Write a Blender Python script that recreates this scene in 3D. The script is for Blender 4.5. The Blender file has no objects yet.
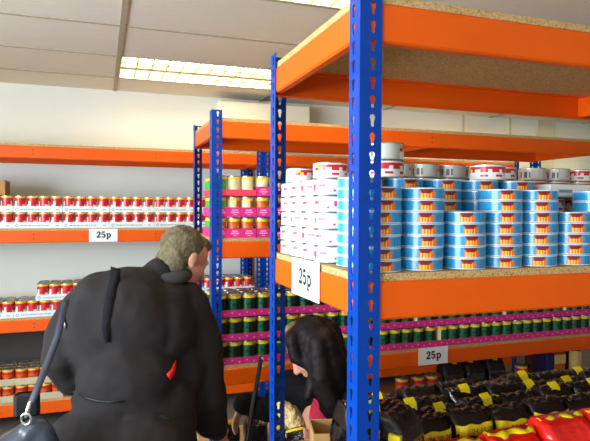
import bpy, bmesh, math, random
from mathutils import Vector, Matrix, noise
random.seed(7)
PI = math.pi
SC = bpy.context.scene
COL = SC.collection

# ------------------------------------------------------------------ helpers
def lin(c):
    c = c / 255.0
    return c / 12.92 if c <= 0.04045 else ((c + 0.055) / 1.055) ** 2.4
def rgb(r, g, b): return (lin(r), lin(g), lin(b), 1.0)

def mat(name, c, rough=0.5, metal=0.0, spec=0.5, coat=0.0, emit=None, estr=0.0, var=0.0, vscale=20.0, bump=0.0, bscale=60.0, bdist=0.004):
    m = bpy.data.materials.new(name); m.use_nodes = True
    nt = m.node_tree; p = nt.nodes['Principled BSDF']
    p.inputs['Base Color'].default_value = c
    p.inputs['Roughness'].default_value = rough
    p.inputs['Metallic'].default_value = metal
    p.inputs['Specular IOR Level'].default_value = spec
    p.inputs['Coat Weight'].default_value = coat
    if emit:
        p.inputs['Emission Color'].default_value = emit
        p.inputs['Emission Strength'].default_value = estr
    if var or bump:
        tc = nt.nodes.new('ShaderNodeTexCoord')
    if var:
        n = nt.nodes.new('ShaderNodeTexNoise'); n.inputs['Scale'].default_value = vscale; n.inputs['Detail'].default_value = 4
        nt.links.new(tc.outputs['Object'], n.inputs['Vector'])
        r = nt.nodes.new('ShaderNodeValToRGB')
        r.color_ramp.elements[0].position = 0.3; r.color_ramp.elements[1].position = 0.7
        r.color_ramp.elements[0].color = tuple(x * (1 - var) for x in c[:3]) + (1,)
        r.color_ramp.elements[1].color = tuple(min(1, x * (1 + var)) for x in c[:3]) + (1,)
        nt.links.new(n.outputs['Fac'], r.inputs['Fac']); nt.links.new(r.outputs['Color'], p.inputs['Base Color'])
    if bump:
        n2 = nt.nodes.new('ShaderNodeTexNoise'); n2.inputs['Scale'].default_value = bscale; n2.inputs['Detail'].default_value = 3
        nt.links.new(tc.outputs['Object'], n2.inputs['Vector'])
        b = nt.nodes.new('ShaderNodeBump'); b.inputs['Strength'].default_value = bump; b.inputs['Distance'].default_value = bdist
        nt.links.new(n2.outputs['Fac'], b.inputs['Height']); nt.links.new(b.outputs['Normal'], p.inputs['Normal'])
    return m

M = dict(
    blue=mat('post_blue', rgb(0, 58, 148), 0.34, spec=0.3, var=0.06, vscale=8),
    orange=mat('beam_orange', rgb(236, 90, 3), 0.42, spec=0.3, var=0.04, vscale=5),
    rivet=mat('rivet_dark', rgb(120, 50, 25), 0.5),
    wall=mat('wall_paint', rgb(236, 235, 226), 0.85, var=0.02, vscale=2, bump=0.05),
    ceiling=mat('ceiling_tile', rgb(228, 219, 203), 0.95, var=0.02, vscale=30, bump=0.2, bscale=150),
    grid=mat('ceiling_grid', rgb(172, 158, 134), 0.7),
    floor=mat('floor_vinyl', rgb(112, 106, 100), 0.6, var=0.08, vscale=6),
    white=mat('white_plastic', rgb(230, 224, 204), 0.4),
    glass=None,
    steel=mat('tin_steel', rgb(190, 188, 184), 0.28, metal=0.9),
    lidsteel=mat('lid_steel', rgb(200, 198, 192), 0.25, metal=0.85),
    paper=mat('card_paper', rgb(240, 240, 240), 0.7),
    ink=mat('card_ink', rgb(28, 26, 30), 0.7),
    tinblue=mat('tin_blue', rgb(42, 148, 206), 0.3, coat=0.2, var=0.04, vscale=40),
    tindark=mat('tin_blue_text', rgb(30, 120, 180), 0.3, coat=0.2),
    tinpale=mat('tin_pale_blue', rgb(205, 230, 240), 0.3, coat=0.2),
    artred=mat('art_dark_red', rgb(128, 14, 20), 0.35),
    artorange=mat('art_orange', rgb(236, 112, 14), 0.35),
    artyellow=mat('art_yellow', rgb(250, 190, 80), 0.35),
    rimwhite=mat('tin_rim', rgb(232, 234, 236), 0.3, metal=0.2),
    cwhite=mat('label_white', rgb(238, 236, 230), 0.4),
    cgrey=mat('label_grey', rgb(205, 200, 192), 0.35),
    cbar=mat('label_print', rgb(120, 115, 112), 0.45),
    cred=mat('label_red', rgb(206, 26, 44), 0.35, coat=0.2),
    cpink=mat('label_pink_red', rgb(232, 70, 96), 0.35),
    cyellow=mat('label_yellow', rgb(248, 206, 18), 0.35),
    cgreen=mat('label_green', rgb(10, 92, 52), 0.35, coat=0.2),
    clgreen=mat('label_bright_green', rgb(58, 170, 62), 0.35),
    cdkgreen=mat('label_black_green', rgb(14, 34, 26), 0.35),
    cbean=mat('label_beans', rgb(150, 112, 62), 0.5, var=0.6, vscale=160),
    ccream=mat('label_cream', rgb(220, 204, 164), 0.45),
    corange=mat('label_orange', rgb(206, 92, 24), 0.4, var=0.2, vscale=40),
    cbrown=mat('label_brown', rgb(150, 60, 22), 0.4),
    ctext=mat('label_text', rgb(210, 214, 190), 0.5),
    pink=mat('tray_pink', rgb(214, 40, 130), 0.5),
    pinktext=mat('tray_pink_print', rgb(246, 150, 200), 0.5),
    coral=mat('tray_coral', rgb(226, 62, 88), 0.5),
    traywhite=mat('tray_white', rgb(226, 230, 232), 0.55),
    traytext=mat('tray_print', rgb(120, 150, 156), 0.6),
    traybrown=mat('tray_brown', rgb(200, 184, 150), 0.7, var=0.08, vscale=20),
    carton=mat('carton_brown', rgb(176, 130, 78), 0.8, var=0.08, vscale=14),
    cartonwhite=mat('carton_white', rgb(228, 226, 220), 0.6),
    baggloss=mat('bag_black', rgb(16, 12, 13), 0.14, coat=0.9, bump=1.0, bscale=38, bdist=0.012),
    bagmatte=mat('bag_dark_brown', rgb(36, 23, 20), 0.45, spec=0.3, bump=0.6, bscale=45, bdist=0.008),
    bagyellow=mat('bag_yellow', rgb(244, 210, 22), 0.4),
    bagcream=mat('bag_cream', rgb(222, 190, 120), 0.5, var=0.2, vscale=60),
    bagred=mat('bag_red', rgb(226, 26, 20), 0.25, coat=0.3, bump=0.6, bscale=30, bdist=0.01),
    navy=mat('pack_navy', rgb(18, 28, 84), 0.35),
    skin=mat('skin', rgb(214, 150, 124), 0.5, var=0.06, vscale=25),
    eye=mat('eye_white', rgb(225, 222, 216), 0.2),
    jacket=mat('jacket_charcoal', rgb(40, 35, 35), 0.8, spec=0.2, var=0.12, vscale=5, bump=0.25, bscale=9, bdist=0.03),
    collar=mat('collar_grey', rgb(58, 56, 57), 0.85, bump=0.4, bscale=50),
    trousers=mat('trousers_dark', rgb(40, 42, 54), 0.85),
    shoe=mat('shoe_black', rgb(20, 18, 18), 0.4),
    hairgrey=mat('hair_grey_brown', rgb(104, 94, 70), 0.8, spec=0.2, var=0.35, vscale=40, bump=0.9, bscale=70, bdist=0.01),
    hairdark=mat('hair_dark_brown', rgb(27, 15, 16), 0.6, spec=0.2, var=0.25, vscale=26, bump=0.3, bscale=60),
    hairlight=mat('hair_light_brown', rgb(120, 88, 48), 0.4, var=0.25, vscale=40),
    coat=mat('coat_black', rgb(18, 16, 19), 0.85, spec=0.15, var=0.2, vscale=10, bump=0.5, bscale=22, bdist=0.015),
    redtop=mat('top_red', rgb(206, 26, 66), 0.7, bump=0.2),
    fur=mat('fur_beige', rgb(196, 164, 112), 0.9, var=0.3, vscale=60, bump=1.0, bscale=90, bdist=0.01),
    leather=mat('bag_leather', rgb(44, 50, 62), 0.32, coat=0.3, bump=0.3, bscale=30),
    strap=mat('strap_dark', rgb(46, 46, 62), 0.6),
    chrome=mat('clasp_chrome', rgb(225, 225, 225), 0.15, metal=1.0),
    redtag=mat('tag_red', rgb(225, 30, 28), 0.5),
    black=mat('black_plastic', rgb(16, 16, 18), 0.4),
    louvre=mat('louvre_aluminium', rgb(205, 192, 150), 0.4, metal=0.3),
    reflector=mat('reflector', rgb(240, 232, 200), 0.35, metal=0.3),
    tube=mat('tube_glow', rgb(255, 246, 214), 0.5, emit=rgb(255, 244, 214), estr=17.0),
    lowshade=mat('wall_shade_dark', rgb(82, 74, 70), 0.8, var=0.05, vscale=4),
    skirting=mat('skirting_dark', rgb(52, 46, 44), 0.7),
    panel=mat('wall_panel', rgb(220, 210, 184), 0.8),
    panelline=mat('panel_joint', rgb(206, 198, 168), 0.8),
    frame=mat('window_frame', rgb(235, 235, 235), 0.4),
)
def chip():
    m = mat('chipboard', rgb(206, 172, 116), 0.8)
    nt = m.node_tree; p = nt.nodes['Principled BSDF']
    tc = nt.nodes.new('ShaderNodeTexCoord')
    v = nt.nodes.new('ShaderNodeTexVoronoi'); v.inputs['Scale'].default_value = 330
    nt.links.new(tc.outputs['Object'], v.inputs['Vector'])
    r = nt.nodes.new('ShaderNodeValToRGB')
    e = r.color_ramp.elements
    e[0].position = 0.0; e[0].color = rgb(140, 102, 58); e[1].position = 1.0; e[1].color = rgb(214, 176, 118)
    a = e.new(0.22); a.color = rgb(188, 146, 88); b = e.new(0.7); b.color = rgb(202, 162, 104)
    sep = nt.nodes.new('ShaderNodeSeparateColor')
    nt.links.new(v.outputs['Color'], sep.inputs['Color']); nt.links.new(sep.outputs['Red'], r.inputs['Fac'])
    nt.links.new(r.outputs['Color'], p.inputs['Base Color'])
    return m
M['chip'] = chip()
def glassmat():
    m = bpy.data.materials.new('window_glass'); m.use_nodes = True
    nt = m.node_tree; nt.nodes.clear()
    o = nt.nodes.new('ShaderNodeOutputMaterial'); t = nt.nodes.new('ShaderNodeBsdfTransparent')
    g = nt.nodes.new('ShaderNodeBsdfGlossy'); g.inputs['Roughness'].default_value = 0.02
    mx = nt.nodes.new('ShaderNodeMixShader'); mx.inputs['Fac'].default_value = 0.06
    nt.links.new(t.outputs[0], mx.inputs[1]); nt.links.new(g.outputs[0], mx.inputs[2]); nt.links.new(mx.outputs[0], o.inputs['Surface'])
    return m
M['glass'] = glassmat()

class MB:
    """collects geometry of one mesh"""
    def __init__(s): s.v = []; s.f = []; s.m = []; s.sm = []; s.mats = []
    def mi(s, m):
        if m not in s.mats: s.mats.append(m)
        return s.mats.index(m)
    def face(s, idx, m, smooth=False): s.f.append(tuple(idx)); s.m.append(s.mi(m)); s.sm.append(smooth)
    def add(s, vs):
        b = len(s.v); s.v += [tuple(x) for x in vs]; return b
    def box(s, lo, hi, m):
        x0, y0, z0 = lo; x1, y1, z1 = hi
        b = s.add([(x0,y0,z0),(x1,y0,z0),(x1,y1,z0),(x0,y1,z0),(x0,y0,z1),(x1,y0,z1),(x1,y1,z1),(x0,y1,z1)])
        for q in ((0,3,2,1),(4,5,6,7),(0,1,5,4),(1,2,6,5),(2,3,7,6),(3,0,4,7)): s.face([b+i for i in q], m)
    def bevbox(s, lo, hi, m, c=0.004):
        x0,y0,z0 = lo; x1,y1,z1 = hi
        rings = []
        for z, k in ((z0, c), (z0+c, 0), (z1-c, 0), (z1, c)):
            xa, xb, ya, yb = x0+k, x1-k, y0+k, y1-k
            cc = c
            rings.append(s.add([(xa+cc,ya,z),(xb-cc,ya,z),(xb,ya+cc,z),(xb,yb-cc,z),(xb-cc,yb,z),(xa+cc,yb,z),(xa,yb-cc,z),(xa,ya+cc,z)]))
        for a, b in zip(rings, rings[1:]):
            for i in range(8): s.face([a+i, a+(i+1)%8, b+(i+1)%8, b+i], m)
        s.face([rings[0]+i for i in reversed(range(8))], m); s.face([rings[-1]+i for i in range(8)], m)
    def quad(s, a, b, c, d, m): k = s.add([a,b,c,d]); s.face([k,k+1,k+2,k+3], m)
    def poly(s, pts, m): k = s.add(pts); s.face(range(k, k+len(pts)), m)
    def tube(s, pts, rad, m, n=10, cap=True):
        pts = [Vector(p) for p in pts]
        if not isinstance(rad, (list, tuple)): rad = [rad]*len(pts)
        rings = []; prev = None
        for i, p in enumerate(pts):
            t = (pts[min(i+1, len(pts)-1)] - pts[max(i-1, 0)]).normalized()
            if prev is None:
                a = Vector((0,0,1)) if abs(t.z) < 0.9 else Vector((1,0,0))
                prev = t.cross(a).normalized()
            u = (prev - t*prev.dot(t)).normalized(); prev = u; w = t.cross(u)
            rings.append(s.add([p + (u*math.cos(2*PI*k/n) + w*math.sin(2*PI*k/n))*rad[i] for k in range(n)]))
        for a, b in zip(rings, rings[1:]):
            for k in range(n): s.face([a+k, a+(k+1)%n, b+(k+1)%n, b+k], m, True)
        if cap:
            s.face([rings[0]+k for k in reversed(range(n))], m); s.face([rings[-1]+k for k in range(n)], m)
    def lathe(s, prof, n, mf, smooth=True):
        """prof: (r,z) list, mf(band, seg) -> material; segment 0 faces -y and runs towards +x"""
        rings = []
        for r, z in prof:
            rings.append(s.add([(r*math.sin(2*PI*(k-0.5)/n), -r*math.cos(2*PI*(k-0.5)/n), z) for k in range(n)]))
        for b in range(len(prof)-1):
            for k in range(n):
                s.face([rings[b]+k, rings[b]+(k+1)%n, rings[b+1]+(k+1)%n, rings[b+1]+k], mf(b, k), smooth)
        return rings
    def disc(s, r, z, n, m, up=True):
        b = s.add([(r*math.sin(2*PI*(k-0.5)/n), -r*math.cos(2*PI*(k-0.5)/n), z) for k in range(n)])
        s.face([b+k for k in (range(n) if up else reversed(range(n)))], m)
    def ribbon(s, pts, widths, m, z=0.0):
        L = []; R = []
        for i, p in enumerate(pts):
            p = Vector(p); a = Vector(pts[max(i-1,0)]); c = Vector(pts[min(i+1,len(pts)-1)])
            t = (c-a).normalized(); nrm = Vector((-t.y, t.x)); w = widths[i] if isinstance(widths,(list,tuple)) else widths
            L.append((p+nrm*w/2)); R.append((p-nrm*w/2))
        for i in range(len(pts)-1):
            s.quad((R[i].x,R[i].y,z),(R[i+1].x,R[i+1].y,z),(L[i+1].x,L[i+1].y,z),(L[i].x,L[i].y,z), m)
    def mesh(s, name):
        me = bpy.data.meshes.new(name); me.from_pydata(s.v, [], s.f)
        for m in s.mats: me.materials.append(m)
        me.polygons.foreach_set('material_index', s.m); me.polygons.foreach_set('use_smooth', s.sm)
        me.update(); return me
    def build(s, name, parent=None, loc=None, rz=None):
        o = bpy.data.objects.new(name, s.mesh(name)); COL.objects.link(o)
        if parent is not None: o.parent = parent
        if loc is not None: o.location = loc
        if rz is not None: o.rotation_euler.z = rz
        return o

def tag(o, label, cat, group=None, kind=None):
    o['label'] = label; o['category'] = cat
    if group: o['group'] = group
    if kind: o['kind'] = kind
    return o
def empty(name, loc=(0,0,0), rz=0.0):
    o = bpy.data.objects.new(name, None); COL.objects.link(o); o.location = loc; o.rotation_euler.z = rz
    o.empty_display_size = 0.05
    return o
def struct(o, label=None):
    o['kind'] = 'structure'
    if label: o['label'] = label
    return o
KEEP = {}
def place(key, maker, loc, rz, label, cat, group):
    """the first use builds the thing, later uses copy it and each of its parts"""
    if key not in KEEP:
        o = maker(); KEEP[key] = o
    else:
        src = KEEP[key]; o = src.copy(); COL.objects.link(o)
        for ch in src.children:
            c = ch.copy(); COL.objects.link(c); c.parent = o
            for g in ch.children:
                d = g.copy(); COL.objects.link(d); d.parent = c
    o.location = loc; o.rotation_euler.z = rz
    return tag(o, label, cat, group)
ORD = ['zeroth','first','second','third','fourth','fifth','sixth','seventh','eighth','ninth','tenth','eleventh','twelfth','thirteenth','fourteenth','fifteenth','sixteenth','seventeenth','eighteenth','nineteenth','twentieth'] \
    + ['twenty-'+x for x in ('first','second','third','fourth','fifth','sixth','seventh','eighth','ninth')] + ['thirtieth'] + ['thirty-'+x for x in ('first','second','third','fourth','fifth','sixth')]

# ------------------------------------------------------------------ camera
F = 557.0
yaw, pit, rol = [math.radians(a) for a in (19.18, 1.25, 0.296)]
CAM = Vector((0, 0, 1.5))
_r = Vector((math.cos(yaw), -math.sin(yaw), 0)); _f = Vector((math.sin(yaw), math.cos(yaw), 0)); _u = Vector((0,0,1))
FW = _f*math.cos(pit) - _u*math.sin(pit); u2 = _u*math.cos(pit) + _f*math.sin(pit)
RT = _r*math.cos(rol) + u2*math.sin(rol); UP = u2*math.cos(rol) - _r*math.sin(rol)
cam = bpy.data.cameras.new('camera'); cam.sensor_width = 36; cam.sensor_fit = 'HORIZONTAL'; cam.lens = F/590*36
cam.clip_start = 0.05
co = bpy.data.objects.new('camera', cam); COL.objects.link(co)
co.matrix_world = Matrix(((RT.x, UP.x, -FW.x, CAM.x), (RT.y, UP.y, -FW.y, CAM.y), (RT.z, UP.z, -FW.z, CAM.z), (0,0,0,1)))
SC.camera = co
def at(px, py, d):
    """world point seen at a pixel at a given depth"""
    return CAM + RT*((px-295)/F*d) - UP*((py-220.5)/F*d) + FW*d

# ------------------------------------------------------------------ the room
H = 2.43; WX0, WX1, WY0, WY1 = -2.6, 8.0, -3.6, 4.68
b = MB(); b.box((WX0-.1, WY0-.1, -0.1), (WX1+.1, WY1+.1, 0), M['floor']); struct(b.build('floor'))
b = MB(); b.box((WX0-.1, WY1, 0), (WX1+.1, WY1+.1, H+.3), M['wall']); struct(b.build('wall_back'))
b = MB(); b.box((WX1, WY0, 0), (WX1+.1, WY1, H+.3), M['wall']); struct(b.build('wall_right'))
b = MB(); b.box((WX0-.1, WY0-.1, 0), (WX1+.1, WY0, H+.3), M['wall']); struct(b.build('wall_front'))
# left wall with a wide window
wy0, wy1, wz0, wz1 = -2.0, 2.4, 0.85, 2.15
b = MB()
b.box((WX0-.1, WY0, 0), (WX0, WY1, wz0), M['wall']); b.box((WX0-.1, WY0, wz1), (WX0, WY1, H+.3), M['wall'])
b.box((WX0-.1, WY0, wz0), (WX0, wy0, wz1), M['wall']); b.box((WX0-.1, wy1, wz0), (WX0, WY1, wz1), M['wall'])
struct(b.build('wall_left'))
b = MB(); b.box((WX0-.06, wy0+.002, wz0+.002), (WX0-.05, wy1-.002, wz1-.002), M['glass']); win = struct(b.build('window_1'))
b = MB(); k = 0.05
for y in (wy0, (wy0*2+wy1)/3, (wy0+wy1*2)/3, wy1-k): b.box((WX0-.08, y, wz0), (WX0-.02, y+k, wz1), M['frame'])
b.box((WX0-.08, wy0, wz0), (WX0-.02, wy1, wz0+k), M['frame']); b.box((WX0-.08, wy0, wz1-k), (WX0-.02, wy1, wz1), M['frame'])
b.build('window_frame', win)
# suspended ceiling: 1200 x 600 tiles on a T-bar grid, light fittings take the place of whole tiles
GX = [0.105 + 1.2*i for i in range(-3, 8)]; GY = [4.2 + 0.6*i for i in range(-14, 2)]
LIGHTS = [(0.105, 3.6), (0.105, 1.8), (-2.295, 3.6), (3.705, 3.6), (2.505, 3.6)]  # visible pair first; the other fittings are unseen, added for extra light
b = MB(); g = MB()
for x in GX:
    for y in GY:
        if any(abs(x-lx) < .01 and abs(y-ly) < .01 for lx, ly in LIGHTS): continue
        x0, x1, y0, y1 = max(x, WX0), min(x+1.2, WX1), max(y, WY0), min(y+.6, WY1)
        if x1-x0 > .03 and y1-y0 > .03: b.box((x0, y0, H), (x1, y1, H+.02), M['ceiling'])
for x in GX:
    if WX0 < x < WX1: g.box((x-.014, WY0, H-.006), (x+.014, WY1, H+.004), M['grid'])
for y in GY:
    if WY0 < y < WY1: g.box((WX0, y-.009, H-.005), (WX1, y+.009, H+.004), M['grid'])
b.box((WX0-.1, WY0-.1, H+.28), (WX1+.1, WY1+.1, H+.3), M['ceiling'])
struct(b.build('ceiling')); struct(g.build('trim_1'))
def make_light():
    r = empty('ceiling_light')
    b = MB(); x0, x1, y0, y1 = .016, 1.184, .012, .588
    b.box((x0, y0, .085), (x1, y1, .09), M['reflector'])
    for lo, hi in (((x0,y0,0),(x0+.004,y1,.085)), ((x1-.004,y0,0),(x1,y1,.085)), ((x0,y0,0),(x1,y0+.004,.085)), ((x0,y1-.004,0),(x1,y1,.085))): b.box(lo, hi, M['reflector'])
    b.build('housing', r)
    for i in range(2):
        t = MB(); y = .155 + i*.29; t.tube([(.05, y, .046), (1.15, y, .046)], .013, M['tube'], 10); t.build('fluorescent_tube', r)
    l = MB()
    for i in range(1, 12): l.box((x0+.002+i*.0967, y0+.004, .002), (x0+.012+i*.0967, y1-.004, .026), M['louvre'])
    l.box((x0+.004, .268, .001), (x1-.004, .332, .02), M['louvre'])
    for i in (1, 3):
        y = y0+.004 + i*.142
        l.poly([(x0+.004, y-.012, .002), (x1-.004, y-.012, .002), (x1-.004, y+.012, .002), (x0+.004, y+.012, .002)], M['louvre'])
    l.build('louvre', r)
    return r
LL = ['fluorescent louvre ceiling light nearest the back wall, above the second rack', 'fluorescent louvre ceiling light cut off by top edge, above the near blue rack',
      'unseen added louvre light near the left window, towards the back wall', 'unseen added louvre light far right, nearest the back wall', 'unseen added louvre light over the right end of the middle rack']
for (x, y), t in zip(LIGHTS, LL): place('light', make_light, (x, y, H-.003), 0, t, 'ceiling light', 'recessed ceiling lights')
# wall-mounted air conditioner
ac = empty('air_conditioner', (0.89, WY1, 2.08)); tag(ac, 'white wall-mounted air conditioner on the back wall under the ceiling light', 'air conditioner')
b = MB(); b.bevbox((0, -.235, 0), (.79, -.002, .30), M['white'], .02); b.build('casing', ac)
b = MB(); b.bevbox((.01, -.252, .09), (.78, -.236, .285), M['white'], .007); b.build('front_panel', ac)
b = MB(); b.bevbox((.04, -.25, .02), (.75, -.236, .075), M['panelline'], .006); b.build('outlet_flap', ac)
# boarded trunking and joint strips on the back wall
b = MB(); b.box((4.28, WY1-.03, 0), (4.50, WY1, H), M['panel']); struct(b.build('trim_2'))
b = MB(); b.box((3.375, WY1-.006, 0), (3.395, WY1, H), M['panelline']); struct(b.build('trim_3'))
b = MB(); b.box((3.94, WY1-.006, 0), (3.96, WY1, H), M['panelline']); struct(b.build('trim_4'))
b = MB(); b.box((WX0, WY1-.012, 0), (WX1, WY1, .1), M['skirting']); struct(b.build('baseboard_back'))
b = MB(); b.box((WX0, WY1-.02, .1), (4.27, WY1-.001, .70), M['lowshade']); struct(b.build('shade_panel'))  # dark sheet standing in for the shade below the back rack shelves

# ------------------------------------------------------------------ shelving racks
PW = 0.05; PITCH = 0.0385
def post_mesh(sx, sy, h=1.972):
    """angle post, its corner at the origin, flanges running sx along x and sy along y, keyhole slots punched through"""
    bm = bmesh.new()
    n = int(h/PITCH); phase = h - n*PITCH
    slot = []
    for i in range(10): a = -PI/5 + (PI + 2*PI/5)*i/9; slot.append((.0066*math.cos(a), .006 + .0066*math.sin(a)))
    slot += [(-.0038, -.004), (-.0036, -.011), (-.0018, -.0135), (.0018, -.0135), (.0036, -.011), (.0038, -.004)]
    c = .029
    for fl in (0, 1):
        def P(a, z): return (sx*a, 0, z) if fl == 0 else (0, sy*a, z)
        cells = [(-1, 0, phase)] + [(i, phase+i*PITCH, phase+(i+1)*PITCH) for i in range(n)]
        for i, z0, z1 in cells:
            outer = [(0, z0), (PW, z0), (PW, z1), (0, z1)]
            ov = [bm.verts.new(P(*q)) for q in outer]
            if i < 0: bm.faces.new(ov); continue
            iv = [bm.verts.new(P(c+q[0], (z0+z1)/2+q[1])) for q in slot]
            es = [bm.edges.new((ov[j], ov[(j+1) % 4])) for j in range(4)] + [bm.edges.new((iv[j], iv[(j+1) % len(iv)])) for j in range(len(iv))]
            bmesh.ops.triangle_fill(bm, edges=es, use_beauty=True)
    bmesh.ops.remove_doubles(bm, verts=bm.verts, dist=1e-5)
    bmesh.ops.recalc_face_normals(bm, faces=bm.faces)
    me = bpy.data.meshes.new('post'); bm.to_mesh(me); bm.free(); me.materials.append(M['blue']); return me
PM = {(sx, sy): post_mesh(sx, sy) for sx in (1, -1) for sy in (1, -1)}
def solid(o, t, off=0.0):
    m = o.modifiers.new('thickness', 'SOLIDIFY'); m.thickness = t; m.offset = off; return o
def beam(parent, name, p0, p1, inward, h, rivets=()):
    """pressed-steel beam: front face h tall, ledge and bottom lip turned inward"""
    p0, p1, inw = Vector(p0), Vector(p1), Vector(inward)
    b = MB(); prof = [(.03, 0), (.004, 0), (0, -.004), (0, -h+.004), (.004, -h), (.022, -h)]
    A = b.add([p0 + inw*a + Vector((0,0,z)) for a, z in prof]); B = b.add([p1 + inw*a + Vector((0,0,z)) for a, z in prof])
    for i in range(len(prof)-1): b.face([A+i, A+i+1, B+i+1, B+i], M['orange'])
    d = (p1-p0).normalized()
    for s in rivets:
        for z in (-h*.32, -h*.66):
            c = p0 + d*s + Vector((0,0,z)) - inw*.0018
            b.poly([c + d*.0045*math.cos(PI*q/4) + Vector((0,0,.0045*math.sin(PI*q/4))) for q in range(8)], M['rivet'])
    o = b.build(name, parent); solid(o, .0024); return o
def rack(label, x0, x1, y0, y1, levels, rivets, hf=.08, he=.073, tie=False):
    r = empty('shelving_rack', (x0, y0, 0)); tag(r, label, 'shelving', 'blue and orange shelving racks')
    L, D = x1-x0, y1-y0
    for (x, y, sx, sy) in ((0,0,1,1), (L,0,-1,1), (0,D,1,-1), (L,D,-1,-1)):
        o = bpy.data.objects.new('post', PM[(sx, sy)]); COL.objects.link(o); o.parent = r; o.location = (x, y, 0); solid(o, .0022)
    for z in levels:
        e = .0035
        beam(r, 'beam', (e, e, z), (L-e, e, z), (0,1,0), hf, rivets); beam(r, 'beam', (L-e, D-e, z), (e, D-e, z), (0,-1,0), hf, rivets)
        beam(r, 'end_beam', (e, D-e, z), (e, e, z), (1,0,0), he); beam(r, 'end_beam', (L-e, e, z), (L-e, D-e, z), (-1,0,0), he)
        if tie: beam(r, 'tie_beam', (L/2, e+.004, z), (L/2, D-e-.004, z), (1,0,0), he)
        b = MB(); b.box((.006, .006, z+.0012), (L-.006, D-.006, z+.0172), M['chip']); b.build('shelf_panel', r)
    return r
X0 = 0.501
R1 = rack('near blue rack with orange beams, stacked with blue tins and a 25p card', X0, 2.95, 1.04, 1.675, [1.927, 1.346, .738, .19], (.82, 1.225), tie=True)
R2 = rack('long middle rack with blue posts, holding pink trays of cans', X0, 2.95, 2.66, 3.222, [1.919, 1.336, .7115, .19], (1.22,), tie=True)
R3 = rack('back rack against the left of the back wall, holding white trays of red cans', -1.235, 1.172, 4.12, 4.64, [1.908, 1.339, .7375, .17], (.8, 1.6))
R4 = rack('back rack behind the long middle rack, right of the paired blue posts', 1.178, 3.585, 4.12, 4.64, [1.908, 1.339, .7375, .17], (.8, 1.6))
Z1, Z2, Z3, Z4 = 1.346+.0174, 1.336+.0174, 1.339+.0174, .0174
EPS = .0006

# ------------------------------------------------------------------ writing
def glyph25p(b, m):
    """slab-serif 25p, cap height 1, starts at x=0; returns width"""
    def arc(cx, cy, rx, ry, a0, a1, n=14): return [(cx+rx*math.cos(math.radians(a0+(a1-a0)*i/n)), cy+ry*math.sin(math.radians(a0+(a1-a0)*i/n))) for i in range(n+1)]
    def ball(cx, cy, r):
        b.poly([(cx+r*math.cos(PI*q/8), cy+r*math.sin(PI*q/8), 0.0004) for q in range(16)], m)
    rib = lambda p, w, mm, z: b.ribbon(p, [q*1.5 for q in w] if isinstance(w, list) else w*1.4, mm, z)
    # 2
    p = arc(.34, .70, .24, .25, 170, -25); w = [.07+.10*min(1, i/9) for i in range(len(p))]
    p += [(.46,.46), (.30,.30), (.16,.14), (.12,.06)]; w += [.15,.11,.08,.06]
    rib(p, w, m, .0002); ball(.15, .70, .095)
    rib([(.05,.085),(.62,.085)], .17, m, .0003); rib([(.60,.0),(.60,.30)], .09, m, .0001)
    # 5
    o = .78
    rib([(o+.10,.91),(o+.56,.91)], .16, m, .0002); rib([(o+.13,.95),(o+.13,.48)], .085, m, .0003)
    p = arc(o+.31, .31, .25, .26, 150, -150, 20); w = [.08+.09*math.sin(PI*i/20) for i in range(21)]
    rib(p, w, m, .0001); ball(o+.14, .17, .095)
    # p
    o = 1.56
    rib([(o+.19,.68),(o+.19,-.30)], .16, m, .0001); rib([(o+.02,.64),(o+.24,.64)], .09, m, .0002); rib([(o+.02,-.26),(o+.40,-.26)], .09, m, .0002)
    p = arc(o+.42, .33, .22, .30, 150, -150, 20); w = [.06+.11*math.sin(PI*i/20) for i in range(21)]
    rib(p, w, m, .0003)
    return 2.22
def price_card(label, origin, xdir, w, h, cap, tilt=0):
    """card facing xdir x up, hung on a beam face; origin is its lower-left corner"""
    xd = Vector(xdir); zd = Vector((0,0,1)); n = xd.cross(zd)
    b = MB(); b.box((0,0,-.0012), (w,h,0), M['paper'])
    t = MB(); gw = glyph25p(t, M['ink'])
    ox, oy = (w-gw*cap)/2, h*.5-cap*.38
    o = b.build('price_card')
    t.v = [(x*cap+ox, y*cap+oy, z+.0004) for x, y, z in t.v]
    c = t.build('printed_price', o)
    o.matrix_world = Matrix(((xd.x, zd.x, n.x, origin[0]), (xd.y, zd.y, n.y, origin[1]), (xd.z, zd.z, n.z, origin[2]), (0,0,0,1))) @ Matrix.Rotation(tilt, 4, 'Z')
    tag(o, label, 'price card', '25p price cards'); c['label'] = 'black slab-serif 25p'
price_card('white 25p card on the left end beam of the near rack', (.4992, 1.4585, 1.2665), (0,-1,0), .204, .099, .040, 0.01)
price_card('white 25p card on the dim lower beam of the middle rack', (1.648, 2.658, .636), (1,0,0), .190, .096, .042)
price_card('white 25p card on the back rack beam above the stooping man', (-.081, 4.118, 1.2595), (1,0,0), .189, .091, .042)

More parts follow.
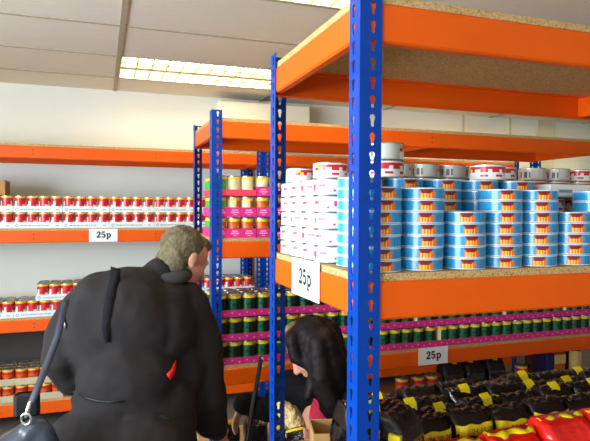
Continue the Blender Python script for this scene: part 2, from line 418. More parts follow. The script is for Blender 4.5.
# ------------------------------------------------------------------ cans and tins
def lid_mesh(r, z, n, e=.003, rim=None):
    b = MB()
    prof = [(r+.0008, z-e), (r+.0010, z-.0008), (r+.0004, z), (r-.0012, z), (r-.0022, z-.003), (r*.72, z-.003), (r*.70, z-.0022), (r*.30, z-.0022)]
    rg = b.lathe(prof, n, lambda bb, k: rim if rim and bb < 3 else M['lidsteel']); b.face([rg[-1]+k for k in range(n)], M['lidsteel'], True)
    return b
def can(name, r, h, n, zs, mf, lid=True, e=.003, rim=None):
    """can body whose bands zs (0..1) take materials mf(band, angle in -0.5..0.5)"""
    def mk():
        b = MB(); z0, z1 = e, h-e
        prof = [(r-.001, 0), (r+.0008, .0008), (r+.0008, e*.8), (r, z0)] + [(r, z0+(z1-z0)*q) for q in zs[1:]] + ([] if lid else [(r+.0008, h-.001), (r-.001, h)])
        def f(bb, k):
            a = k/n; a = a-1 if a > .5 else a
            if bb < 3: return rim or M['steel']
            if bb-3 < len(zs)-1: return mf(bb-3, a)
            return M['steel']
        rg = b.lathe(prof, n, f); b.face([rg[0]+k for k in reversed(range(n))], M['steel'])
        if not lid: b.face([rg[-1]+k for k in range(n)], M['lidsteel'])
        o = b.build(name)
        if lid: lid_mesh(r, h, n, e, rim).build('lid', o)
        return o
    return mk
# blue round fish tin with a red and orange picture
TR, TH = .0505, .0256
def blue_f(band, a):
    if band in (0, 7): return M['rimwhite']
    if .004 <= a < .100:
        q = (a-.004)/.096
        if band >= 4: return M['artred'] if abs(q-.5)*2 < (.62, .92, 1.2)[band-4] else (M['artorange'] if band == 4 else M['tinblue'])
        return M['artyellow'] if int(q*9) % 2 and band > 0 else M['artorange']
    if .100 <= a < .116 and 2 <= band <= 4: return M['artorange']
    if a > .14 and int(a*132) % 4 == 0 and band != 6: return M['tindark']
    if -.25 < a < -.235: return M['tinpale']
    if a < -.27 and int(-a*72) % 4 == 0: return M['tindark']
    return M['tinblue']
mk_blue = can('fish_tin', TR, TH, 132, [0, .05, .20, .36, .52, .66, .80, .95, 1.0], blue_f, True, .0013, M['rimwhite'])
# white tuna can with red band
WR, WH = .0443, .0415
def white_f(band, a):
    fa = a if a < .25 else a-1
    if -.42 < a < .16:
        q = (a+.42)/.58
        if band in (3, 4):
            if q < .16: return M['cyellow'] if (q < .10) == (band == 4) else M['cred']
            return M['cwhite'] if (band == 3 and int(q*26) % 5 in (1, 2) ) else M['cred']
        if band == 1: return M['cred'] if (int(q*24) % 6) in (1, 2, 3) and .3 < q < .95 else M['cwhite']
        return M['cwhite']
    if .24 < a < .36: return M['cbar'] if int(a*190) % 2 and band in (1, 2, 3) else M['cwhite']
    return M['cgrey']
mk_white = can('tuna_can', WR, WH, 56, [0, .18, .34, .5, .72, .92, 1.0], white_f)
def pack_f(band, a):
    s = (a*9) % 1.0; k = int((a+1)*9)
    if band == 3: return M['cpink'] if s < .72 and k % 3 else M['cwhite']
    if band == 2: return M['cpink'] if s < .72 and k % 3 == 1 else M['cwhite']
    if band == 1: return M['cpink'] if .3 < s < .55 and k % 2 else M['cwhite']
    return M['cwhite']
mk_pack = can('tuna_can', WR, WH, 72, [0, .18, .34, .5, .72, .92, 1.0], pack_f)
# red soup can
def red_f(band, a):
    if band == 5: return M['cyellow']
    if band == 0: return M['cwhite']
    s = (a*3) % 1.0
    if band in (3, 4): return M['cwhite'] if band == 3 and .55 < s < .75 else M['cred']
    if band == 2: return M['cwhite'] if .30 < s < .72 else M['cred']
    if band == 1: return M['corange'] if .32 < s < .6 else (M['cwhite'] if s > .2 else M['cred'])
    return M['cwhite']
RR, RH = .0360, .107
ZR = [0, .08, .3, .45, .68, .88, .98]
mk_red = can('soup_can', RR, RH, 30, ZR+[1.0], lambda b_, a: red_f(min(b_, 5), a) if b_ < 6 else M['steel'])
# green bean can
def green_f(band, a):
    if band == 6: return M['steel']
    if band == 5: return M['cyellow']
    if a > .30 or a < -.36: return M['ccream']
    if band == 0: return M['cbean']
    if band == 1: return M['cbean']
    if band == 3 and -.12 < a < .14: return M['ctext'] if int((a+.5)*90) % 3 else M['cdkgreen']
    return M['cgreen'] if a < -.02 else M['cdkgreen']
mk_green = can('bean_can', .0353, .108, 30, [0, .12, .28, .48, .58, .82, .96, 1.0], green_f)
def green2_f(band, a):
    if band == 6: return M['steel']
    if band == 5: return M['cyellow']
    if abs(a) > .2: return M['ccream']
    return M['clgreen'] if band > 1 else M['corange']
SR, SH = .0330, .096
mk_smallgreen = can('vegetable_can', SR, SH, 28, [0, .12, .28, .48, .58, .82, .96, 1.0], green2_f)
def orange_f(band, a):
    if band == 6: return M['steel']
    if band == 5: return M['cyellow']
    if a > .3 or a < -.34: return M['ccream']
    if band == 3 and -.14 < a < .12: return M['ctext'] if int((a+.5)*84) % 3 else M['corange']
    if band == 1: return M['cbrown']
    return M['corange']
mk_smallorange = can('tomato_can', SR, SH, 28, [0, .12, .28, .48, .58, .82, .96, 1.0], orange_f)
mk_orange = can('curry_can', .0360, .105, 28, [0, .12, .28, .48, .66, .86, .96, 1.0], lambda b_, a: (M['steel'] if b_ == 6 else M['cyellow'] if b_ == 5 else M['cred'] if b_ == 4 and abs(a) < .3 else M['cbrown'] if (b_ in (1, 2) and int((a+.5)*12) % 3 == 0) else M['corange']))

def tray(w, d, h, face, mark, style, n):
    def mk():
        b = MB(); t = .0018
        b.box((0,0,0), (w,d,t), face)
        b.box((0,0,t), (w,t,h), face); b.box((0,d-t,t), (w,d,h), face); b.box((0,t,t), (t,d-t,h), face); b.box((w-t,t,t), (w,d-t,h), face)
        y = -.0004
        def fq(x0, x1, z0, z1): b.quad((x0,y,z0),(x1,y,z0),(x1,y,z1),(x0,y,z1), mark)
        if style == 'print':
            for i in range(n):
                c = w*(i+.5)/n
                fq(c-.016, c+.014, h*.62, h*.78); fq(c-.020, c+.020, h*.38, h*.54); fq(c-.008, c+.008, h*.18, h*.28)
        elif style == 'line':
            b.poly([(.022+.010*math.sin(q*PI/6), y, h*.45+.010*math.cos(q*PI/6)) for q in range(12)], mark)
            b.poly([(.022+.006*math.sin(q*PI/6), y-.0002, h*.45+.006*math.cos(q*PI/6)) for q in range(12)], face)
            x = .042
            while x < w*.72:
                l = random.choice((.008, .014, .02)); fq(x, x+l, h*.36, h*.52); x += l+.004
            fq(w*.86, w*.93, h*.36, h*.50)
        elif style == 'dots':
            for i in range(n*2):
                c = w*(i+.5)/(n*2); z = h*(.35 if i % 2 else .6); fq(c-.004, c+.004, z-.004, z+.004)
        return b.build('can_tray')
    return mk

# --- blue tins on the near rack
fz = Z1
for ci, (x, y, n, where) in enumerate([
        (.580, 1.104, 7, 'front stack behind the near blue post'), (.688, 1.104, 7, 'front stack second right of the near blue post'), (.797, 1.098, 5, 'short front stack third right of the near post'),
        (.906, 1.104, 7, 'front stack fourth right of the near post'), (1.013, 1.104, 7, 'front stack fifth right of the near post'), (1.120, 1.104, 5, 'short front stack sixth from the near post'), (1.228, 1.104, 5, 'front stack seventh from the near post')]):
    for k in range(n):
        place('blue', mk_blue, (x+random.uniform(-.0015,.0015), y+random.uniform(-.001,.001), fz+k*(TH+EPS)+EPS), math.atan2(x, y)*-1+random.uniform(-.12,.12)-.05,
              'blue fish tin, %s up in the %s' % (ORD[k+1], where), 'tin', 'blue fish tins')
for k in range(2):
    place('blue', mk_blue, (1.196, 1.100, fz+(5+k)*(TH+EPS)+EPS), -.5, 'blue fish tin on top of the seventh front stack, %s of two' % ('lower' if k == 0 else 'upper'), 'tin', 'blue fish tins')
for ci, (x, n) in enumerate([(.583, 8), (.70, 8), (.812, 8), (.925, 8), (1.035, 8)]):
    for k in range(n):
        if 0 < ci and k < 4 and ci != 4: pass
        place('blue', mk_blue, (x+random.uniform(-.001,.001), 1.2135, fz+k*(TH+EPS)+EPS), -.5+random.uniform(-.1,.1),
              'blue fish tin, %s up in the second-row stack %s' % (ORD[k+1], ['behind the near blue post', 'second from the near post', 'third from the near post', 'fourth from the near post', 'fifth from the near post'][ci]), 'tin', 'blue fish tins')
# --- white tuna cans
gw = 'white tuna cans'
for ci, y in enumerate((1.312, 1.404, 1.496, 1.587)):
    for k in range(5):
        place('pack', mk_pack, (.5535+random.uniform(-.002,.002), y, fz+k*(WH+EPS)+EPS), -PI/2+.9+random.uniform(-.25,.25),
              'white tuna can, %s up in the %s stack behind the near 25p card' % (ORD[k+1], ['nearest', 'second nearest', 'second farthest', 'farthest'][ci]), 'can', gw)
zt = fz+5*(WH+EPS)+EPS
place('white', mk_white, (.556, 1.545, zt), 1.9, 'white tuna can lying on top of the white stacks beside the rear blue post', 'can', gw)
place('white', mk_white, (.556, 1.325, zt), 1.2, 'white tuna can on top of the white stacks beside the blue tins', 'can', gw)
def white_pack(w, d, h):
    def mk():
        b = MB(); b.bevbox((0,0,0), (w,d,h), M['cartonwhite'], .004)
        for i in range(4):
            x = w*(.1+.22*i); b.quad((x,-.0003,h*.4),(x+w*.13,-.0003,h*.4),(x+w*.13,-.0003,h*.6),(x,-.0003,h*.6), M['traytext'])
        return b.build('white_carton')
    return mk
z8 = fz+8*(TH+EPS)+EPS
for k in range(2):
    place('white', mk_white, (.653, 1.21, z8+k*(WH+EPS)), .1+2.9*k, 'white tuna can atop the blue tins beside the near post, %s of two' % ('lower' if k == 0 else 'upper'), 'can', gw)
place('white', mk_white, (.955, 1.215, z8), .45, 'red and white tuna can standing alone on the blue second-row tins', 'can', gw)
# rear cartons and the cans on them
for i in range(3):
    place('wcarton', white_pack(.292, .25, .188), (.80+i*.298, 1.40, fz+EPS), 0, 'white carton under the rear tuna cans, %s' % ['left one of three', 'middle one of three', 'right one of three'][i], 'carton', 'white cartons')
for i, x in enumerate([.848, .945, 1.042, 1.139, 1.236, 1.36, 1.458, 1.56, 1.66]):
    for k in range(2):
        rz = (.3 if i in (4, 7) else 3.9 + random.uniform(-.25, .25)) if k else random.choice((.2, .5, -.1))
        place('white', mk_white, (x, 1.50, fz+.1886+EPS+k*(WH+EPS)+EPS), rz-.6, 'tuna can, rear row of the near rack, %s from left, %s tier' % (ORD[i+1], 'upper' if k else 'lower'), 'can', gw)
for j, x in enumerate((1.165, 1.262)):
    for k in range(4):
        place('white', mk_white, (x, 1.226, fz+k*(WH+EPS)+EPS), -.5+.3*j, 'tuna can right of the blue tins, second row, %s up in the %s stack' % (ORD[k+1], ['left', 'right'][j]), 'can', gw)
zc = fz+4*(WH+EPS)+2*EPS
b = MB(); b.bevbox((0,0,0), (.30, .16, .034), M['cartonwhite'], .003)
b.quad((.03,-.0003,.012),(.075,-.0003,.012),(.075,-.0003,.02),(.03,-.0003,.02), M['traytext']); b.quad((.2,-.0003,.012),(.26,-.0003,.012),(.26,-.0003,.022),(.2,-.0003,.022), M['traytext'])
tag(b.build('white_carton', loc=(1.105, 1.155, zc)), 'flat white carton lying on the tuna cans right of the blue tins', 'carton', 'white cartons')

# --- back rack, middle shelf: two tiers of white trays with red cans
TW = .304
mk_wtray = tray(TW, .16, .040, M['traywhite'], M['traytext'], 'line', 4)
gx0 = -1.168
for t in (0, 1):
    zt = Z3 + t*.1085 + EPS*(t+1); tn = ['lower tier', 'upper tier'][t]
    for i in range(7):
        xa = gx0 + i*(TW+.002)
        place('wtray', mk_wtray, (xa, 4.128, zt), 0, 'white printed tray, %s from left in the %s, back rack middle shelf' % (ORD[i+1], tn), 'tray', 'white trays on the back rack')
        for j in range(4):
            place('red', mk_red, (xa + .0018 + (TW-.0036)*(j+.5)/4, 4.1325+.0375, zt+.0018+EPS), random.uniform(-.5, .5),
                  'red-and-white can, %s from left, %s, back rack middle shelf' % (ORD[i*4+j+1], tn), 'can', 'red soup cans on the middle shelf')
ZL3 = .7375+.0174
mk_wtray3 = tray(TW, .235, .040, M['traywhite'], M['traytext'], 'line', 4)
def rows3(t, i, j):
    xx = gx0 + i*(TW+.002) + TW*(j+.5)/4
    if t == 0: return (0, 1, 2) if xx < -.42 else (0,)
    return (0, 1, 2) if (xx < -.1 or xx > .25) else (0,)
def can_rows3():
    for t in (0, 1):
        zt = ZL3 + t*.1085 + EPS*(t+1)
        tn = ['lower tier', 'upper tier'][t]
        for i in range(0 if t == 0 else 0, 7):
            xa = gx0 + i*(TW+.002) + (0.135 if t == 1 else 0)
            if t == 1 and i < 2: continue
            place('wtray3', mk_wtray3, (xa, 4.128, zt), 0, 'white printed tray, %s from left in the %s, back rack lower shelf' % (ORD[i+1], tn), 'tray', 'white trays on the back rack')
            for j in range(4):
                for q in rows3(t, i, j):
                    place('red', mk_red, (xa + .0018 + (TW-.0036)*(j+.5)/4, 4.1325+.0372+q*(2*RR+.003), zt+.0018+EPS), random.uniform(-.5,.5),
                          'red-and-white can, %s from left%s, %s, back rack lower shelf' % (ORD[i*4+j+1], ['', ', second row', ', third row'][q], tn), 'can', 'red soup cans on the lower shelf')
can_rows3()
ZL4 = .17+.0174
mk_btray = tray(TW, .235, .045, M['traybrown'], M['traybrown'], 'none', 4)
for t in (0, 1):
    zt = ZL4 + t*.112 + EPS*(t+1); tn = ['lower tier', 'upper tier'][t]
    for i in range(3):
        xa = gx0 + i*(TW+.002)
        place('btray', mk_btray, (xa, 4.128, zt), 0, 'plain brown tray, %s from left in the %s, back rack bottom shelf' % (ORD[i+1], tn), 'tray', 'brown trays on the bottom shelf')
        for j in range(4):
            for q in ((0, 1, 2) if t else (0,)):
                place('curry', mk_orange, (xa + .0018 + (TW-.0036)*(j+.5)/4, 4.1325+.0365+q*.0745, zt+.0018+EPS), random.uniform(-.5,.5),
                      'orange can, %s from left%s, %s, back rack bottom shelf' % (ORD[i*4+j+1], ['', ', second row', ', third row'][q], tn), 'can', 'orange cans on the bottom shelf')
b = MB(); b.bevbox((0,0,0), (.34, .2, .10), M['carton'], .004); tag(b.build('cardboard_box', loc=(-.945, 4.16, Z3+2*.1105+.001)), 'brown cardboard box on top of the red cans at left edge', 'box')

# --- middle rack, middle shelf: three tiers of pink trays
SW = .212
mk_ptray = tray(SW, .285, .046, M['pink'], M['pinktext'], 'print', 3); mk_ctray = tray(SW, .285, .03, M['coral'], M['pinktext'], 'none', 3)
for t in range(3):
    zt = Z2 + t*.1026 + EPS*(t+1); tn = ['bottom tier', 'middle tier', 'top tier'][t]
    for i in range(3):
        xa = X0+.012 + i*(SW+.003)
        if t == 2 and i == 0: place('ctray', mk_ctray, (xa, 2.672, zt), 0, 'coral tray at the left post, %s, middle rack middle shelf' % tn, 'tray', 'pink trays')
        else: place('ptray', mk_ptray, (xa, 2.672, zt), 0, 'pink printed tray, %s from left in the %s, middle rack middle shelf' % (ORD[i+1], tn), 'tray', 'pink trays')
        for j in range(3):
            for q in ((0, 1, 2, 3) if i == 0 and j == 0 else (0,)):
                g = (q > 0) or (t == 2) or (t == 1 and (i, j) == (0, 0))
                back = (t == 2 and (i+j) > 0) or (t == 1 and (i*3+j) in (1, 2, 4))
                key, mk, lab = ('sgreen', mk_smallgreen, 'green can') if g else ('sorange', mk_smallorange, 'orange-brown can')
                rz = 2.2 + random.uniform(-.5, .5) if back else random.uniform(-.4, .4)
                if q > 0: rz = -1.2+random.uniform(-.5, .5)
                place(key, mk, (xa + .0018 + (SW-.0036)*(j+.5)/3, 2.6765+SR+.0012+q*(2*SR+.0026), zt+.0018+EPS), rz,
                      '%s, %s from left%s, %s, middle rack middle shelf' % (lab, ORD[i*3+j+1], ['', ', second row', ', third row', ', fourth row'][q], tn), 'can', 'cans in the pink trays on the middle shelf')
# --- middle rack, lower shelf: three tiers of pink trays with green cans
ZM = .7115+.0174
mk_ptray2 = tray(.298, .235, .034, M['pink'], M['pinktext'], 'dots', 4)
for t in range(3):
    zt = ZM + t*.117 + EPS*(t+1); tn = ['bottom tier', 'middle tier', 'top tier'][t]
    for i in range(8):
        xa = X0+.012 + i*.3
        place('ptray2', mk_ptray2, (xa, 2.672, zt), 0, 'pink tray of green cans, %s from left in the %s, middle rack' % (ORD[i+1], tn), 'tray', 'pink trays')
        for j in range(4):
            rows = (0, 1, 2) if (t == 2 and i < 2) or (i == 0 and j == 0) else (0,)
            for q in rows:
                rz = random.uniform(-.35, .35) if q == 0 or j else -1.0
                if q == 0 and random.random() < .12: rz = 1.7
                place('green', mk_green, (xa + .0018 + .2944*(j+.5)/4, 2.6765+.0365+q*.0735, zt+.0018+EPS), rz,
                      'green can, %s from left%s, %s, middle rack lower shelf' % (ORD[i*4+j+1], ['', ', second row', ', third row'][q], tn), 'can', 'green bean cans on the lower shelf')

# ------------------------------------------------------------------ bags of food
def text_mesh(body, size, name, m):
    c = bpy.data.curves.new(name, 'FONT'); c.body = body; c.size = size; c.align_x = 'CENTER'; c.align_y = 'CENTER'; c.resolution_u = 2
    o = bpy.data.objects.new(name, c); COL.objects.link(o)
    dg = bpy.context.evaluated_depsgraph_get(); me = bpy.data.meshes.new_from_object(o.evaluated_get(dg))
    bpy.data.objects.remove(o); bpy.data.curves.remove(c)
    me.name = name; me.materials.clear(); me.materials.append(m); return me
DATE = text_mesh('24.10.20', .021, 'date', M['ink'])
def soft_bag(w, d, h, seed, body_m, top_m, pleats=False):
    """plump pillow-sided pack: rounded-rectangle rings, creased by noise, folded top"""
    rnd = random.Random(seed); b = MB(); n = 40; lv = 22; off = Vector((seed*3.1, seed*1.7, 0))
    rings = []
    for i in range(lv+1):
        q = i/lv; z = h*q
        bul = (math.sin(PI*min(1, q*1.02))**.5)*.06 + .94 if 0 < q < 1 else .92
        kx = bul; ky = bul*(1 if q < .82 else 1-.62*((q-.82)/.18)**1.3)
        ring = []
        for k in range(n):
            a = 2*PI*(k+.5)/n; e = .38
            x = math.copysign(abs(math.cos(a))**e, math.cos(a))*w/2*kx; y = math.copysign(abs(math.sin(a))**e, math.sin(a))*d/2*ky
            p = Vector((x, y, z))
            nz = noise.noise(p*26+off)*.006 + noise.noise(p*60+off)*.003
            if pleats: nz += .0026*math.sin(k*PI)*1 + (.0022 if k % 2 else -.0022)
            s = 1 + nz/max(.02, math.hypot(x, y)) if 0 < i else 1
            s *= min(1, .97) if i == 0 else 1
            ring.append((x*s, y*s, z + (nz*1.2 if q > .8 else 0)))
        rings.append(b.add(ring))
    for i in range(lv):
        m = body_m if i < lv*.80 else top_m
        for k in range(n): b.face([rings[i]+k, rings[i]+(k+1) % n, rings[i+1]+(k+1) % n, rings[i+1]+k], m, True)
    b.face([rings[0]+k for k in reversed(range(n))], body_m); b.face([rings[-1]+k for k in range(n)], top_m, True)
    return b
def band(w, d, h, z0, z1, seed, m, y_out=.0035, wob=.004):
    """printed strip wrapped round the upper front edge of a bag"""
    b = MB(); n = 14; rnd = random.Random(seed); rows = []
    for z in (z0, (z0+z1)/2, z1):
        r = []
        for i in range(n+1):
            x = -w/2*.97 + w*.97*i/n
            yy = -d/2 - y_out + (.02*(abs(x)/(w/2))**6) + wob*math.sin(i*1.3+seed)*.5
            r.append((x, yy + (0 if z < z1 else .003), z + wob*math.sin(i*.9+seed*2)*.6))
        rows.append(b.add(r))
    for a, c in zip(rows, rows[1:]):
        for i in range(n): b.face([a+i, a+i+1, c+i+1, c+i], m, True)
    return b
def black_bag(style, w, d, h, seed, loc, rz, label):
    r = empty('food_bag', loc, rz); tag(r, label, 'bag', 'black food bags')
    soft_bag(w, d, h, seed, M['baggloss'], M['bagmatte'] if style != 'gloss' else M['baggloss'], style == 'pleat').build('pouch', r)
    # folded and taped top
    f = MB(); zt = h-.006; nn = 12; rows = []
    for yy, zz in ((-.020, zt+.002), (-.008, zt+.010), (.006, zt+.008), (.016, zt+.002)):
        rows.append(f.add([(-w*.44 + w*.88*i/nn, yy + .004*math.sin(i*1.1+seed), zz + .004*math.sin(i*1.7+seed*1.3)) for i in range(nn+1)]))
    for a, c in zip(rows, rows[1:]):
        for i in range(nn): f.face([a+i, a+i+1, c+i+1, c+i], M['baggloss'], True)
    solid(f.build('folded_top', r), .002)
    if style in ('band', 'front'):
        y = band(w, d, h, h*.9-.030, h*.9, seed, M['bagyellow'], .006).build('yellow_strip', r); solid(y, .0012)
        if style == 'front':
            t = bpy.data.objects.new('date_print', DATE); COL.objects.link(t); t.parent = y
            t.location = (.008, -d/2-.0125, h*.9-.015); t.rotation_euler = (PI/2, 0, 0)
            q = MB(); 
            for (x0, x1, z0, z1) in ((-.035, -.028, h*.55, h*.66), (-.03, -.02, h*.5, h*.55), (.01, .035, h*.52, h*.55)): q.box((x0, -d/2-.009, z0), (x1, -d/2-.0075, z1), M['ctext'])
            q.build('printed_marks', r)
    if style in ('gloss', 'pleat', 'tab'):
        y = MB(); q0 = (seed*37 % 11)/11*.5-.35; y.poly([(w*q0, -d*.2, h+.002), (w*(q0+.26), -d*.22, h+.004), (w*(q0+.27), -d*.02, h+.015), (w*(q0+.02), -d*.01, h+.012)], M['bagyellow']); y.poly([(w*q0, -d*.2, h+.002), (w*(q0+.01), -d*.30, h-.014), (w*(q0+.25), -d*.31, h-.016), (w*(q0+.26), -d*.22, h+.004)], M['bagyellow']); solid(y.build('yellow_tab', r), .002)
    if style == 'side':
        for s in (-1, 1):
            q = MB(); q.box((-w/2-.007, s*d*.24-.007, .02), (-w/2-.003, s*d*.24+.007, h*.80), M['bagcream'])
            q.build('cream_stripe', r)
            q = MB(); q.box((-w/2-.008, s*d*.24-.014, h*.80), (-w/2+.004, s*d*.24+.014, h*.80+.022), M['bagyellow']); q.build('yellow_tab', r)
    return r
zs3 = .738+.0174+.001
rowsB = []
# front-left bag with cream stripes, the pleated bag at the rack's left end
black_bag('side', .11, .11, .272, 3, (.650, 1.143, zs3), 0.6, 'black bag with cream stripes beside the near blue post')
black_bag('pleat', .052, .13, .296, 5, (.546, 1.165, zs3), 0.0, 'pleated shiny black bag with yellow corner, left of the near post')
xs = [.80, .93, 1.06, 1.19, 1.32, 1.45]
for i, x in enumerate(xs):
    black_bag('front', .122, .10, .196+(.006 if i % 2 else 0), 20+i, (x, 1.262, zs3), random.uniform(-.06,.06),
              'black bag with dated yellow strip behind the red bags, %s from the left' % ORD[i+1])
for rI, (y, hh, nm) in enumerate(((1.378, .182, 'second row'), (1.49, .166, 'third row'), (1.60, .148, 'rear row'))):
    for i in range(8):
        x = .655 + i*.136 + .03*rI
        if x > 1.72 or (rI > 0 and i == 0): continue
        black_bag(random.choice(('gloss', 'band', 'tab', 'band')), .124, .096, hh+random.uniform(-.012,.012), 40+rI*10+i, (x, y, zs3), random.uniform(-.07,.07),
                  'black bag in the %s on the near rack, %s from left' % (nm, ORD[i+1]))
black_bag('gloss', .124, .09, .24, 91, (.672, 1.276, zs3), 0.04, 'black bag directly behind the cream-striped bag')
# red bags along the front edge
def red_bag(seed, loc, rz, label):
    w, d, h = .15, .125, (.182, .190, .208, .212, .206, .21)[seed-70]
    r = empty('food_bag', loc, rz); tag(r, label, 'bag', 'red food bags')
    soft_bag(w, d, h, seed, M['bagred'], M['bagred']).build('pouch', r)
    f = MB(); nn = 14; rows = []
    for yy, zz in ((-.02, h-.008), (-.012, h+.002), (.0, h+.004), (.006, h-.002)):
        rows.append(f.add([(-w*.46+w*.92*i/nn, yy+.006*math.sin(i*.8+seed), zz+.003*math.sin(i*1.3+seed)) for i in range(nn+1)]))
    for a, c in zip(rows, rows[1:]):
        for i in range(nn): f.face([a+i, a+i+1, c+i+1, c+i], M['bagyellow'], True)
    solid(f.build('yellow_seam', r), .0012)
for i in range(6): red_bag(70+i, (.80+i*.158, 1.125, zs3), random.uniform(-.08, .08), 'red bag with yellow seam at the shelf front, %s from left' % ORD[i+1])
# cardboard box on the rack's third shelf
bx = empty('cardboard_box', (.60, 1.545, zs3), -.25); tag(bx, 'open brown cardboard box on the near rack beside the woman', 'box')
b = MB(); w, d, h, t = .15, .12, .066, .004
b.box((0,0,0),(w,d,t), M['carton']); b.box((0,0,t),(w,t,h), M['carton']); b.box((0,d-t,t),(w,d,h), M['carton']); b.box((0,t,t),(t,d-t,h), M['carton']); b.box((w-t,t,t),(w,d-t,h), M['carton']); b.build('carton_body', bx)
b = MB(); b.poly([(0,0,h),(w,0,h),(w-.005,-.05,h-.03),(.005,-.05,h-.03)], M['carton']); solid(b.build('flap', bx), .003)

# --- bottom shelf of the middle rack: cartons, cans, black packs
zb = .19+.0174+.001
b = MB(); b.bevbox((0,0,0),(.33,.26,.235), M['carton'], .004)
tag(b.build('cardboard_box', loc=(1.52, 2.70, zb)), 'brown box under the three orange cans', 'box', 'boxes on the bottom shelf')
for i, x in enumerate((1.60, 1.70, 1.79)):
    place('curry', mk_orange, (x, 2.75, zb+.236), random.uniform(-.3,.3), 'orange can in the dim gap below the right 25p card, %s of three from left' % ORD[i+1], 'can', 'orange cans below the middle rack beam')
place('curry', mk_orange, (2.43, 2.75, zb+.236), .2, 'lone yellow-topped can on a box right of the black packs', 'can', 'orange cans below the middle rack beam')
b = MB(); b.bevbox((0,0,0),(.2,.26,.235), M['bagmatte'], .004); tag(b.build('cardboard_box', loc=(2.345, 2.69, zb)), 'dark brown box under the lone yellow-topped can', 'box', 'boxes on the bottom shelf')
for i in range(3):
    black_bag('pleat', .122, .12, .405, 120+i, (1.925+i*.152, 2.77, zb), 0, 'tall pleated black pack on the bottom shelf, %s' % ['nearest the three orange cans', 'middle of three', 'nearest the lone can'][i])
b = MB(); b.bevbox((0,0,0),(.06,.12,.40), M['navy'], .006); nb = b.build('food_packet', loc=(2.60, 2.72, zb)); tag(nb, 'navy packet with orange and cream side under the middle rack beam', 'packet')
b = MB(); b.bevbox((.061,.004,0),(.15,.118,.395), M['corange'], .005); b.build('orange_panel', nb)
b = MB(); b.box((.062,.001,.33),(.149,.0035,.385), M['bagcream']); b.build('cream_label', nb)
def jar(label, x, y):
    b = MB(); rg = b.lathe([(.045,0),(.05,.006),(.05,.13),(.046,.14)], 28, lambda q, k: M['bagcream'] if q == 1 and (k < 6 or k > 22) else M['black']); b.face([rg[0]+k for k in reversed(range(28))], M['black']); b.face([rg[-1]+k for k in range(28)], M['black'])
    o = b.build('food_jar', loc=(x, y, zb+.27)); tag(o, label, 'jar', 'jars on the bottom shelf')
    b = MB(); rg = b.lathe([(.047,.14),(.048,.142),(.048,.158),(.046,.16)], 28, lambda q, k: M['black']); b.face([rg[-1]+k for k in range(28)], M['black']); b.build('lid', o)
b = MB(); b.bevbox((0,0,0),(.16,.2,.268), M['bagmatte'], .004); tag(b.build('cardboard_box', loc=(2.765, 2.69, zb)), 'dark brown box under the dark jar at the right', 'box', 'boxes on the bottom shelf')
jar('dark jar with cream label under the middle rack beam', 2.845, 2.76)
black_bag('pleat', .18, .12, .40, 133, (2.83, 3.02, zb), 0, 'added black pack darkening the bottom shelf gap behind the dark jar')  # added only to darken the gap behind the jar
for i in range(4):
    black_bag(['tab','gloss','band','gloss'][i], .114, .10, .21+.01*(i % 2), 150+i, (.60+i*.146, 2.745, zb), random.uniform(-.05,.05), 'black bag low on the middle rack behind the pole, %s from left' % ORD[i+1])
b = MB(); b.bevbox((0,0,0),(.03,.1,.235), M['cpink'], .006); o = b.build('food_packet', loc=(.825, 2.605, zb-.208+.001), rz=0.2); 
o.location = (.80, 2.87, zb+.0); tag(o, 'narrow pink packet among the low black bags', 'packet')

# ------------------------------------------------------------------ people (one continuous skinned surface each)
def ellipsoid(b, c, ax, m, n=16):
    """ax: three semi-axis vectors"""
    c = Vector(c); rings = []
    for i in range(1, n):
        th = PI*i/n
        rings.append(b.add([c + ax[0]*(math.sin(th)*math.cos(2*PI*k/(2*n))) + ax[1]*(math.sin(th)*math.sin(2*PI*k/(2*n))) + ax[2]*math.cos(th) for k in range(2*n)]))
    top = b.add([c+ax[2]]); bot = b.add([c-ax[2]]); N = 2*n
    for a, d in zip(rings, rings[1:]):
        for k in range(N): b.face([a+k, d+k, d+(k+1) % N, a+(k+1) % N], m, True)
    for k in range(N):
        b.face([top, rings[0]+k, rings[0]+(k+1) % N], m, True); b.face([bot, rings[-1]+(k+1) % N, rings[-1]+k], m, True)
def limb(b, pts, rad, m, n=16):
    """tapered limb with rounded ends"""
    pts = [Vector(p) for p in pts]; P = []; Rr = []
    d0 = (pts[0]-pts[1]).normalized(); d1 = (pts[-1]-pts[-2]).normalized()
    for q in (1.0, .85, .55): P.append(pts[0]+d0*rad[0]*q); Rr.append(rad[0]*math.sqrt(max(.02, 1-q*q)))
    for a in range(len(pts)): P.append(pts[a]); Rr.append(rad[a])
    for q in (.55, .85, 1.0): P.append(pts[-1]+d1*rad[-1]*q); Rr.append(rad[-1]*math.sqrt(max(.02, 1-q*q)))
    b.tube(P, Rr, m, n)
def finish(b, name, parent, voxel, smooth=4, disp=None):
    o = b.build(name, parent)
    r = o.modifiers.new('surface', 'REMESH'); r.mode = 'VOXEL'; r.voxel_size = voxel; r.use_smooth_shade = True
    s = o.modifiers.new('soften', 'SMOOTH'); s.factor = .5; s.iterations = smooth
    if disp:
        t = bpy.data.textures.new(name+'_folds', 'CLOUDS'); t.noise_scale = disp[1]; t.noise_depth = 2
        d = o.modifiers.new('folds', 'DISPLACE'); d.texture = t; d.strength = disp[0]; d.texture_coords = 'LOCAL'
    return o
def frame(fwd, up):
    f = Vector(fwd).normalized(); u = Vector(up); u = (u - f*u.dot(f)).normalized(); l = u.cross(f)   # l points to the body's left
    return f, l, u
